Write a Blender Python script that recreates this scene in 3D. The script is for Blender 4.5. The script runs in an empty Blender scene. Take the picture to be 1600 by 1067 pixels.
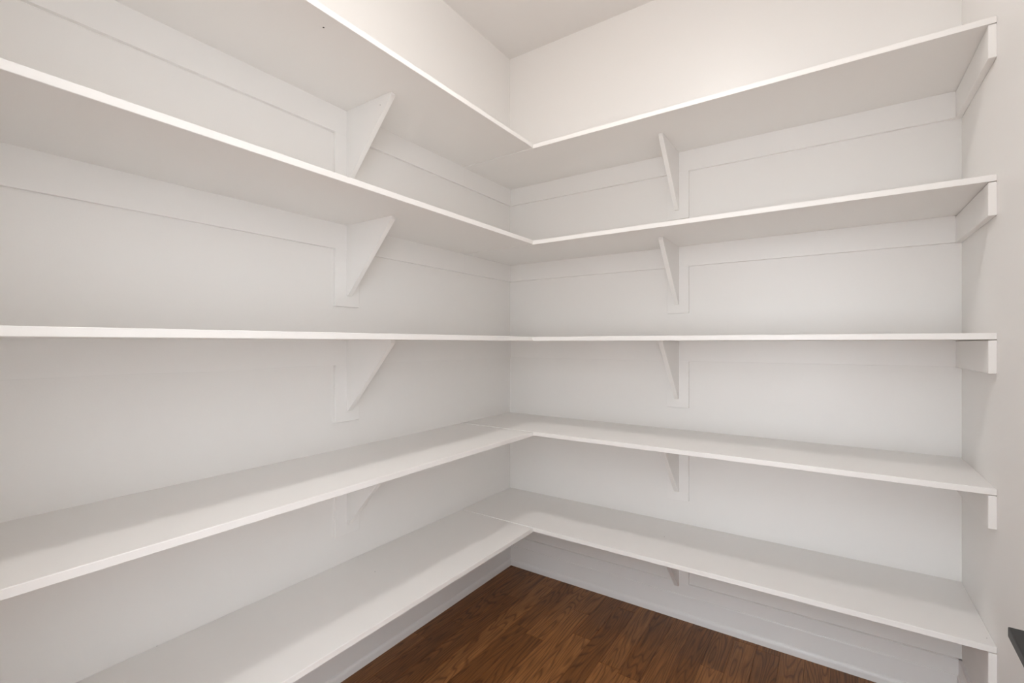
import bpy, bmesh, math, random
from mathutils import Vector, Matrix

random.seed(7)
SC = bpy.context.scene
C = SC.collection

# ------------------------------------------------------------------ camera
F_PX, YAW = 736.66, 0.5981
CAM = (1.4495, -2.1083, 1.1911)
cd = bpy.data.cameras.new('camera')
cd.sensor_width = 36.0
cd.lens = F_PX / 1600 * 36.0
cd.shift_y = 2.53 / 1600
cd.clip_start = 0.01
cam = bpy.data.objects.new('camera', cd)
cam.location = CAM
cam.rotation_euler = (math.pi / 2, 0, YAW)
C.objects.link(cam)
SC.camera = cam

# ------------------------------------------------------------------ world and exposure
world = bpy.data.worlds.new('world')
SC.world = world
world.use_nodes = True
bg = world.node_tree.nodes['Background']
bg.inputs[0].default_value = (0.91, 0.955, 1.0, 1)      # even daylight entering through the doorway behind the camera
bg.inputs[1].default_value = 3.4
LAMP_STRENGTH = 80.0                                    # flush disc lamp on the pantry ceiling
SC.cycles.max_bounces = 24
SC.cycles.diffuse_bounces = 16
vs = SC.view_settings
vs.view_transform = 'Standard'
vs.look = 'None'
vs.gamma = 1.0
vs.use_curve_mapping = False
vs.exposure = 0.86

# ------------------------------------------------------------------ dimensions (metres, floor at z = 0, corner at the origin)
W = 1.798            # width of the back wall
Y0 = -2.15           # inner face of the front wall (with the doorway)
ZC = 2.730           # ceiling
D, DL = 0.404, 0.396  # depth of back shelves / left shelves
TH = 0.0172          # shelf board thickness
Z = [2.0169, 1.6089, 1.2003, 0.7985, 0.3913]            # undersides, topmost first
CH, CT, CTR = 0.0875, 0.014, 0.0165                     # cleat height, thickness, thickness on right wall
BB = 0.288           # block bottom below shelf

# ------------------------------------------------------------------ materials
def mat(name, col, rough=0.5, spec=0.5):
    m = bpy.data.materials.new(name)
    m.use_nodes = True
    b = m.node_tree.nodes['Principled BSDF']
    b.inputs['Base Color'].default_value = (*col, 1)
    b.inputs['Roughness'].default_value = rough
    b.inputs['Specular IOR Level'].default_value = spec
    return m

def paint(name, col, rough, scale, bump):
    """white paint with a faint roller texture and slight gloss variation"""
    m = mat(name, col, rough)
    nt = m.node_tree
    b = nt.nodes['Principled BSDF']
    geo = nt.nodes.new('ShaderNodeNewGeometry')
    n = nt.nodes.new('ShaderNodeTexNoise')
    n.inputs['Scale'].default_value = scale
    n.inputs['Detail'].default_value = 3
    nt.links.new(geo.outputs['Position'], n.inputs['Vector'])
    bp = nt.nodes.new('ShaderNodeBump')
    bp.inputs['Strength'].default_value = bump
    bp.inputs['Distance'].default_value = 0.001
    nt.links.new(n.outputs['Fac'], bp.inputs['Height'])
    nt.links.new(bp.outputs['Normal'], b.inputs['Normal'])
    n2 = nt.nodes.new('ShaderNodeTexNoise')
    n2.inputs['Scale'].default_value = 3.0
    nt.links.new(geo.outputs['Position'], n2.inputs['Vector'])
    mr = nt.nodes.new('ShaderNodeMapRange')
    mr.inputs['To Min'].default_value = rough - 0.05
    mr.inputs['To Max'].default_value = rough + 0.05
    nt.links.new(n2.outputs['Fac'], mr.inputs['Value'])
    nt.links.new(mr.outputs['Result'], b.inputs['Roughness'])
    return m

WHITE = (0.81, 0.797, 0.780)
M_WALL = paint('white_wall_paint', WHITE, 0.38, 220, 0.10)
M_CEIL = paint('white_ceiling_paint', (0.79, 0.775, 0.762), 0.85, 160, 0.15)
M_SHELF = paint('white_shelf_paint', (0.82, 0.808, 0.792), 0.36, 300, 0.06)
M_TRIM = paint('white_trim_paint', (0.82, 0.812, 0.802), 0.30, 300, 0.05)
M_DOOR = paint('white_door_paint', (0.80, 0.79, 0.77), 0.35, 300, 0.05)
M_BLACK = mat('black_metal', (0.010, 0.010, 0.010), 0.45, 0.4)
M_HOLE = mat('nail_hole_dark', (0.02, 0.018, 0.016), 0.9)
M_METAL = mat('white_enamel', (0.75, 0.75, 0.74), 0.3)
M_SUB = mat('floor_joint', (0.02, 0.011, 0.006), 0.8)

def emission(name, col, strength):
    m = bpy.data.materials.new(name)
    m.use_nodes = True
    nt = m.node_tree
    nt.nodes.remove(nt.nodes['Principled BSDF'])
    e = nt.nodes.new('ShaderNodeEmission')
    e.inputs[0].default_value = (*col, 1)
    e.inputs[1].default_value = strength
    nt.links.new(e.outputs[0], nt.nodes['Material Output'].inputs[0])
    return m
M_GLOBE = emission('lit_opal_glass', (1.0, 0.972, 0.945), LAMP_STRENGTH)

def wood():
    m = mat('brown_oak', (0.1, 0.05, 0.02), 0.42, 0.35)
    nt = m.node_tree
    N, L = nt.nodes.new, nt.links.new
    b = nt.nodes['Principled BSDF']
    geo = N('ShaderNodeNewGeometry')
    info = N('ShaderNodeObjectInfo')
    off = N('ShaderNodeVectorMath'); off.operation = 'SCALE'
    off.inputs[0].default_value = (13.1, 37.7, 5.3)
    L(info.outputs['Random'], off.inputs['Scale'])
    add = N('ShaderNodeVectorMath'); add.operation = 'ADD'
    L(geo.outputs['Position'], add.inputs[0]); L(off.outputs['Vector'], add.inputs[1])
    # fine pores, strongly stretched along the plank
    mp = N('ShaderNodeMapping'); mp.inputs['Scale'].default_value = (210, 9, 1)
    L(add.outputs['Vector'], mp.inputs['Vector'])
    pores = N('ShaderNodeTexNoise'); pores.inputs['Scale'].default_value = 1; pores.inputs['Detail'].default_value = 4
    L(mp.outputs['Vector'], pores.inputs['Vector'])
    # cathedral grain: contour lines of a slow noise stretched along the plank
    mp2 = N('ShaderNodeMapping'); mp2.inputs['Scale'].default_value = (15, 1.5, 1)
    L(add.outputs['Vector'], mp2.inputs['Vector'])
    slow = N('ShaderNodeTexNoise'); slow.inputs['Scale'].default_value = 1; slow.inputs['Detail'].default_value = 1.5
    slow.inputs['Roughness'].default_value = 0.4
    L(mp2.outputs['Vector'], slow.inputs['Vector'])
    mul = N('ShaderNodeMath'); mul.operation = 'MULTIPLY'; mul.inputs[1].default_value = 17
    L(slow.outputs['Fac'], mul.inputs[0])
    fr = N('ShaderNodeMath'); fr.operation = 'FRACT'
    L(mul.outputs[0], fr.inputs[0])
    ramp = N('ShaderNodeValToRGB')
    ramp.color_ramp.elements[0].position = 0.0; ramp.color_ramp.elements[0].color = (0.97, 0.97, 0.97, 1)
    ramp.color_ramp.elements[1].position = 1.0; ramp.color_ramp.elements[1].color = (0.97, 0.97, 0.97, 1)
    e0 = ramp.color_ramp.elements.new(0.55); e0.color = (1.12, 1.12, 1.12, 1)
    e1 = ramp.color_ramp.elements.new(0.86); e1.color = (0.52, 0.47, 0.42, 1)
    L(fr.outputs[0], ramp.inputs['Fac'])
    pr = N('ShaderNodeMapRange'); pr.inputs['From Min'].default_value = 0.3; pr.inputs['From Max'].default_value = 0.65
    pr.inputs['To Min'].default_value = 0.62; pr.inputs['To Max'].default_value = 1.1
    L(pores.outputs['Fac'], pr.inputs['Value'])
    tone = N('ShaderNodeValToRGB')
    tone.color_ramp.elements[0].color = (0.18, 0.070, 0.020, 1)
    tone.color_ramp.elements[1].color = (0.30, 0.126, 0.040, 1)
    e = tone.color_ramp.elements.new(0.5); e.color = (0.235, 0.096, 0.030, 1)
    L(info.outputs['Random'], tone.inputs['Fac'])
    m1 = N('ShaderNodeMix'); m1.data_type = 'RGBA'; m1.blend_type = 'MULTIPLY'; m1.inputs['Factor'].default_value = 1
    L(tone.outputs['Color'], m1.inputs['A']); L(ramp.outputs['Color'], m1.inputs['B'])
    m2 = N('ShaderNodeMix'); m2.data_type = 'RGBA'; m2.blend_type = 'MULTIPLY'; m2.inputs['Factor'].default_value = 1
    L(m1.outputs['Result'], m2.inputs['A']); L(pr.outputs['Result'], m2.inputs['B'])
    L(m2.outputs['Result'], b.inputs['Base Color'])
    bp = N('ShaderNodeBump'); bp.inputs['Strength'].default_value = 0.15; bp.inputs['Distance'].default_value = 0.0008
    L(pores.outputs['Fac'], bp.inputs['Height']); L(bp.outputs['Normal'], b.inputs['Normal'])
    return m
M_WOOD = wood()

# ------------------------------------------------------------------ helpers
def link(name, bm, m, parent=None, smooth=False):
    bmesh.ops.recalc_face_normals(bm, faces=bm.faces[:])
    me = bpy.data.meshes.new(name)
    bm.to_mesh(me); bm.free()
    me.materials.append(m)
    if smooth:
        for p in me.polygons: p.use_smooth = True
    o = bpy.data.objects.new(name, me)
    C.objects.link(o)
    if parent: o.parent = parent
    return o

def add_box(bm, a, b, bev=0.0, seg=1):
    """axis-aligned box between corners a and b, optionally with eased edges"""
    lo = [min(a[i], b[i]) for i in range(3)]; hi = [max(a[i], b[i]) for i in range(3)]
    vs_ = [bm.verts.new((x, y, z)) for x in (lo[0], hi[0]) for y in (lo[1], hi[1]) for z in (lo[2], hi[2])]
    fs = [bm.faces.new([vs_[i] for i in f]) for f in ((0,1,3,2),(4,6,7,5),(0,4,5,1),(2,3,7,6),(0,2,6,4),(1,5,7,3))]
    if bev:
        es = list({e for f in fs for e in f.edges})
        bmesh.ops.bevel(bm, geom=es, offset=bev, segments=seg, affect='EDGES', profile=0.6)
    return bm

def box(a, b, bev=0.0, seg=1):
    return add_box(bmesh.new(), a, b, bev, seg)

def prism(prof, p0, axis, length, nrm):
    """extrude profile [(outward, z)] along axis from p0; nrm is the outward direction"""
    bm = bmesh.new()
    p0, axis, nrm = Vector(p0), Vector(axis), Vector(nrm)
    ra = [bm.verts.new(p0 + nrm * d + Vector((0, 0, z))) for d, z in prof]
    rb = [bm.verts.new(p0 + axis * length + nrm * d + Vector((0, 0, z))) for d, z in prof]
    n = len(prof)
    for i in range(n):
        j = (i + 1) % n
        bm.faces.new((ra[i], ra[j], rb[j], rb[i]))
    bm.faces.new(ra); bm.faces.new(rb[::-1])
    return bm

def lathe(bm, prof, centre, n=40):
    rings = []
    for r, z in prof:
        rings.append([bm.verts.new((centre[0] + max(r, 1e-4) * math.cos(2*math.pi*k/n), centre[1] + max(r, 1e-4) * math.sin(2*math.pi*k/n), z)) for k in range(n)])
    for a, b in zip(rings, rings[1:]):
        for k in range(n):
            bm.faces.new((a[k], a[(k+1) % n], b[(k+1) % n], b[k]))
    bm.faces.new(rings[0]); bm.faces.new(rings[-1][::-1])
    return bm

def struct(o, label=None):
    o['kind'] = 'structure'
    if label: o['label'] = label
    return o

def empty(name, loc=(0, 0, 0), parent=None):
    o = bpy.data.objects.new(name, None)
    o.empty_display_size = 0.05
    o.location = loc
    C.objects.link(o)
    if parent: o.parent = parent
    return o

# ------------------------------------------------------------------ room shell
T = 0.12
YH = -5.2                                                  # far end of the hall floor behind the doorway
struct(link('wall_left', box((-T, Y0 - T, -0.05), (0, T, ZC)), M_WALL), 'white painted wall carrying the shelves that butt into the corner')
struct(link('wall_back', box((0, 0, -0.05), (W, T, ZC)), M_WALL), 'white painted wall carrying the shelves that run into the corner')
struct(link('wall_right', box((W, Y0 - T, -0.05), (W + T, T, ZC)), M_WALL), 'white painted wall without shelves where the shelf ends meet it')
DX0, DX1, DH = 0.86, 1.64, 2.05                             # doorway
bm = bmesh.new()
add_box(bm, (0, Y0 - T, 0), (DX0, Y0, ZC)); add_box(bm, (DX1, Y0 - T, 0), (W, Y0, ZC)); add_box(bm, (DX0, Y0 - T, DH), (DX1, Y0, ZC))
struct(link('wall_front', bm, M_WALL), 'white painted wall with the open doorway')
struct(link('ceiling', box((-T, Y0 - T, ZC), (W + T, T, ZC + 0.1)), M_CEIL), 'plain white painted ceiling')

# floor: oak planks laid parallel to the left wall
floor = struct(link('floor', box((-T, Y0 - T, -0.06), (W + T, T, -0.012)), M_SUB), 'dark brown oak strip flooring')
PITCH, GAP = 0.0795, 0.0007
x = 0.010 - PITCH
while x < W:
    y = -0.0 - random.uniform(0.0, 0.7)
    y_hi = 0.0
    while y_hi > Y0 - T:
        y_lo = max(y, Y0 - T)
        bmp = box((max(x, 0) + GAP/2, y_lo + GAP/2, -0.012), (min(x + PITCH, W) - GAP/2, y_hi - GAP/2, 0.0), 0.0006)
        if min(x + PITCH, W) - max(x, 0) > 0.006 and y_hi - y_lo > 0.02:
            link('plank', bmp, M_WOOD, floor)
        else:
            bmp.free()
        y_hi = y_lo
        y = y_hi - random.uniform(0.32, 1.05)
    x += PITCH
# unseen floor behind the doorway; far wall and glazed-door frame added for daylight
HA, HB = -1.0, 3.2
struct(link('floor_hall', box((HA, YH, -0.06), (HB, Y0 - T, 0.0)), M_WOOD), 'brown oak floor outside the doorway')
bm = bmesh.new()
add_box(bm, (HA, YH - T, 0), (0.1, YH, ZC)); add_box(bm, (2.4, YH - T, 0), (HB, YH, ZC)); add_box(bm, (0.1, YH - T, 2.12), (2.4, YH, ZC))
struct(link('wall_hall', bm, M_WALL), 'white wall with a wide opening, added out of view outside the doorway')
bm = bmesh.new()
for xx in (0.1, 1.22, 2.34):
    add_box(bm, (xx, YH - 0.08, 0), (xx + 0.06, YH - 0.03, 2.12))
for xa, xb in ((0.16, 1.22), (1.28, 2.34)):
    add_box(bm, (xa, YH - 0.08, 2.06), (xb, YH - 0.03, 2.12)); add_box(bm, (xa, YH - 0.08, 0), (xb, YH - 0.03, 0.06))
struct(link('added_window_1', bm, M_TRIM), 'white frame of an added glazed door, out of view outside the doorway')

# baseboards with a rounded shoe, and the flat strip showing above them
SB, SH_ = 0.0215, 0.031
BASE = [(0, 0), (SB, 0), (SB, 0.019), (SB - 0.0012, 0.0245), (SB - 0.0038, 0.0285), (SB - 0.0075, SH_),
        (0.0138, SH_ + 0.0004), (0.0138, 0.1000), (0.0128, 0.1028), (0.0105, 0.1035), (0, 0.1035)]
STRIP = [(0, 0.1035), (0.0095, 0.1035), (0.0095, 0.1525), (0.0088, 0.1535), (0, 0.1535)]
def run(name, prof, p0, axis, length, nrm, label):
    return struct(link(name, prism(prof, p0, axis, length, nrm), M_TRIM), label)
run('baseboard_left', BASE, (0, Y0, 0), (0, 1, 0), -Y0, (1, 0, 0), 'white baseboard with shoe moulding under the shelves that butt into the corner')
run('baseboard_back', BASE, (0, 0, 0), (1, 0, 0), W, (0, -1, 0), 'white baseboard with shoe moulding under the shelves that run into the corner')
run('baseboard_right', BASE, (W, Y0, 0), (0, 1, 0), -Y0, (-1, 0, 0), 'white baseboard with shoe moulding along the wall without shelves')
run('trim_1', STRIP, (0, Y0, 0), (0, 1, 0), -Y0, (1, 0, 0), 'flat white strip above the baseboard under the butting shelves')
run('trim_2', STRIP, (0, 0, 0), (1, 0, 0), W, (0, -1, 0), 'flat white strip above the baseboard under the lowest through shelf')
run('trim_3', STRIP, (W, Y0, 0), (0, 1, 0), -Y0, (-1, 0, 0), 'flat white strip above the baseboard of the wall without shelves')
# door lining around the doorway
bm = bmesh.new()
add_box(bm, (DX0, Y0 - T - 0.005, 0), (DX0 + 0.018, Y0 + 0.005, DH), 0.001)
add_box(bm, (DX1 - 0.018, Y0 - T - 0.005, 0), (DX1, Y0 + 0.005, DH), 0.001)
add_box(bm, (DX0 + 0.018, Y0 - T - 0.005, DH - 0.018), (DX1 - 0.018, Y0 + 0.005, DH), 0.001)
struct(link('trim_4', bm, M_TRIM), 'white lining of the doorway')

# ------------------------------------------------------------------ shelves
ORD = ['topmost', 'second highest', 'middle', 'second lowest', 'lowest']
BX0, BX1, BXC = 0.8476, 0.9374, 0.8885                     # block and bracket on the back wall
LY0, LY1, LYC = -1.0951, -0.9960, -1.0410                  # block and bracket on the left wall
BRD, BRH, BRT = 0.2466, 0.2508, 0.018                      # bracket reach, height, thickness

def bracket(name, origin, out, side, parent, m=M_SHELF):
    """triangular gusset below a shelf; origin is on the cleat face just under the shelf"""
    pr = [(0, 0), (BRD - CT, 0), (BRD - CT, -0.010), (BRD - CT - 0.004, -0.015), (0.008, -BRH), (0, -BRH)]
    bm = bmesh.new()
    o, u, s = Vector(origin), Vector(out), Vector(side)
    A = [bm.verts.new(o + u * d + Vector((0, 0, z)) - s * BRT / 2) for d, z in pr]
    B = [bm.verts.new(o + u * d + Vector((0, 0, z)) + s * BRT / 2) for d, z in pr]
    n = len(pr)
    for i in range(n):
        j = (i + 1) % n
        bm.faces.new((A[i], A[j], B[j], B[i]))
    bm.faces.new(A[::-1]); bm.faces.new(B)
    bmesh.ops.recalc_face_normals(bm, faces=bm.faces[:])
    bmesh.ops.bevel(bm, geom=bm.edges[:], offset=0.0007, segments=1, affect='EDGES')
    return link(name, bm, m, parent)

M_CAULK = M_SHELF
def caulk(parent, segs, w=0.0022):
    """thin painted caulk bead filling the joint round cleat and block; segs are ((axis point a), (axis point b)) boxes"""
    bm = bmesh.new()
    for a, b in segs:
        add_box(bm, a, b)
    o = link('caulk_joint', bm, M_CAULK, parent)
    o['label'] = 'thin painted caulk line along the joint'
    return o
CW, CP = 0.0021, 0.0010

def nail(parent, p, r, nrm):
    """a small countersunk nail hole set into the paint"""
    bm = bmesh.new()
    bmesh.ops.create_cone(bm, cap_ends=True, segments=12, radius1=r, radius2=r * 0.7, depth=0.0006)
    q = Vector(nrm).to_track_quat('Z', 'Y').to_matrix().to_4x4()
    bmesh.ops.transform(bm, matrix=Matrix.Translation(p) @ q, verts=bm.verts[:])
    o = link('nail_hole', bm, M_HOLE, parent)
    o['label'] = 'small dark nail hole'

back, left = [], []
for i, z in enumerate(Z):
    s = empty('wall_shelf')
    s['label'] = ORD[i] + ' white shelf running into the corner and ending at the bare side wall'
    s['category'] = 'shelf'
    s['group'] = 'white shelves running into the corner'
    back.append(s)
    link('board', box((0.0005, -D, z), (W - 0.0003, -0.0005, z + TH), 0.0009), M_SHELF, s)
    link('cleat', box((0, -CT, z - CH), (W - CTR, 0, z), 0.0007), M_SHELF, s)
    link('cleat', box((W - CTR, -D + 0.001, z - CH - 0.001), (W, 0, z - 0.0018), 0.0012), M_SHELF, s)
    lo = max(z - BB, 0.1535)
    link('mounting_block', box((BX0, -CT, lo), (BX1, 0, z - CH), 0.0007), M_SHELF, s)
    if i < 4:
        zb, zc = lo, z - CH
        caulk(s, [((CT, -CP, zc - CW), (BX0, 0, zc)), ((BX1, -CP, zc - CW), (W - CTR, 0, zc)),
                  ((BX0 - CW, -CP, zb), (BX0, 0, zc - CW)), ((BX1, -CP, zb), (BX1 + CW, 0, zc - CW)), ((BX0, -CP, zb - CW), (BX1 + CW, 0, zb))])
    else:
        caulk(s, [((BX1, -CP, lo), (BX1 + CW, 0, z - CH - CW)), ((BX0 - CW, -CP, lo), (BX0, 0, z - CH - CW)),
                  ((0.0095, -0.0055, lo - 0.0006), (BX0, 0, lo + 0.0006)), ((BX1, -0.0055, lo - 0.0006), (W - 0.0095, 0, lo + 0.0006))])
    bracket('bracket', (BXC, -CT, z), (0, -1, 0), (1, 0, 0), s)
for i, z in enumerate(Z):
    s = empty('wall_shelf')
    s['label'] = ORD[i] + ' white shelf butting against the front edge of a corner shelf'
    s['category'] = 'shelf'
    s['group'] = 'white shelves butting at the corner'
    left.append(s)
    dz = (0.0026, 0.0020, 0.0008, -0.0022, -0.0026)[i]
    link('board', box((0.0005, Y0 + 0.001, z + dz), (DL, -D - 0.0004, z + TH + dz), 0.0009), M_SHELF, s)
    link('cleat', add_box(box((0, Y0, z - CH), (CT, -D - 0.0004, z + dz), 0.0003), (0, -D - 0.0004, z - CH), (CT, -CT, z), 0.0003), M_SHELF, s)
    lo = max(z - BB, 0.1535)
    link('mounting_block', box((0, LY0, lo), (CT, LY1, z - CH), 0.0007), M_SHELF, s)
    if i < 4:
        zb, zc = lo, z - CH
        caulk(s, [((0, Y0, zc - CW), (CP, LY0, zc)), ((0, LY1, zc - CW), (CP, -CT, zc)),
                  ((0, LY0 - CW, zb), (CP, LY0, zc - CW)), ((0, LY1, zb), (CP, LY1 + CW, zc - CW)), ((0, LY0, zb - CW), (CP, LY1, zb))])
    bracket('bracket', (CT, LYC, z + dz), (1, 0, 0), (0, 1, 0), s)

# ------------------------------------------------------------------ door folded back beside the doorway, black lever
HX, HY = 1.595, -1.433                                      # far inner corner of the lever
RZ = math.radians(-2.1)
door = struct(empty('door_1', (HX, HY, 0)), 'white pantry door standing open with a black lever handle')
door.rotation_euler = (0, 0, RZ)
dx0, dx1, dy1, dy0 = 0.056, 0.091, 0.052, -0.708            # local: faces, latch edge, hinge edge
bm = bmesh.new()
ST = 0.11
add_box(bm, (dx0, dy0, 0.012), (dx1, dy0 + ST, 2.03), 0.001); add_box(bm, (dx0, dy1 - ST, 0.012), (dx1, dy1, 2.03), 0.001)
for za, zb in ((0.012, 0.22), (0.86, 1.0), (1.90, 2.03)):
    add_box(bm, (dx0, dy0 + ST, za), (dx1, dy1 - ST, zb), 0.001)
link('door_frame', bm, M_DOOR, door)
for za, zb in ((0.22, 0.86), (1.0, 1.90)):
    link('panel', box((dx0 + 0.010, dy0 + ST, za), (dx1 - 0.010, dy1 - ST, zb), 0.001), M_DOOR, door)
HZ = 0.9053
h = link('lever', box((0, -0.125, HZ - 0.0105), (0.022, 0, HZ), 0.0014, 2), M_BLACK, door)
h['label'] = 'flat black metal lever handle'
link('neck', box((0.010, -0.024, HZ - 0.0165), (dx0 - 0.007, -0.001, HZ - 0.0002), 0.002, 2), M_BLACK, h)
link('rosette', box((dx0 - 0.008, -0.040, HZ - 0.036), (dx0, 0.016, HZ + 0.020), 0.001), M_BLACK, h)

# ------------------------------------------------------------------ ceiling lamp (lights the pantry)
LX, LY = 0.93, -1.25
lamp = empty('ceiling_lamp_offscreen', (LX, LY, ZC))
lamp['label'] = 'lit flush disc lamp with white rim on the pantry ceiling'
lamp['category'] = 'ceiling lamp'
link('rim', lathe(bmesh.new(), [(0.02, 0.0), (0.100, 0.0), (0.100, -0.010), (0.094, -0.020), (0.084, -0.022), (0.082, -0.018), (0.02, -0.018)], (0, 0)), M_METAL, lamp, False)
link('diffuser_offscreen', lathe(bmesh.new(), [(0.0815, -0.0182), (0.0795, -0.030), (0.071, -0.041), (0.055, -0.050), (0.03, -0.0555), (0.002, -0.057)], (0, 0)), M_GLOBE, lamp, True)

# ------------------------------------------------------------------ nail holes seen in the paint
def at(u, v, axis, val):
    """photo pixel to the point where its ray meets the plane axis = val"""
    c, s_ = math.cos(YAW), math.sin(YAW)
    a, b = (u - 800) / F_PX, (536.03 - v) / F_PX
    d = Vector((-s_ + a * c, c + a * s_, b))
    o = Vector(CAM)
    return o + d * ((val - o[axis]) / d[axis])
nail(left[0], at(505.5, 43, 2, Z[0] + 0.0026), 0.0032, (0, 0, -1))
nail(left[0], at(594, 164, 1, LYC - BRT / 2), 0.0016, (0, -1, 0))
nail(left[4], at(586, 893, 2, Z[4] + TH - 0.0026), 0.0016, (0, 0, 1))
nail(left[4], at(245, 1009, 2, Z[4] + TH - 0.0026), 0.0014, (0, 0, 1))
nail(back[4], at(1038, 838.5, 2, Z[4] + TH), 0.0015, (0, 0, 1))
nail(back[4], at(1542, 997, 2, Z[4] + TH), 0.0012, (0, 0, 1))

# put each shelf's Empty at the middle of its wall edge without moving its parts
for grp, px, py in ((back, W / 2, 0.0), (left, 0.0, Y0 / 2)):
    for i, o in enumerate(grp):
        o.location = (px, py, Z[i])
        for ch in o.children:
            ch.matrix_parent_inverse = Matrix.Translation((-px, -py, -Z[i]))
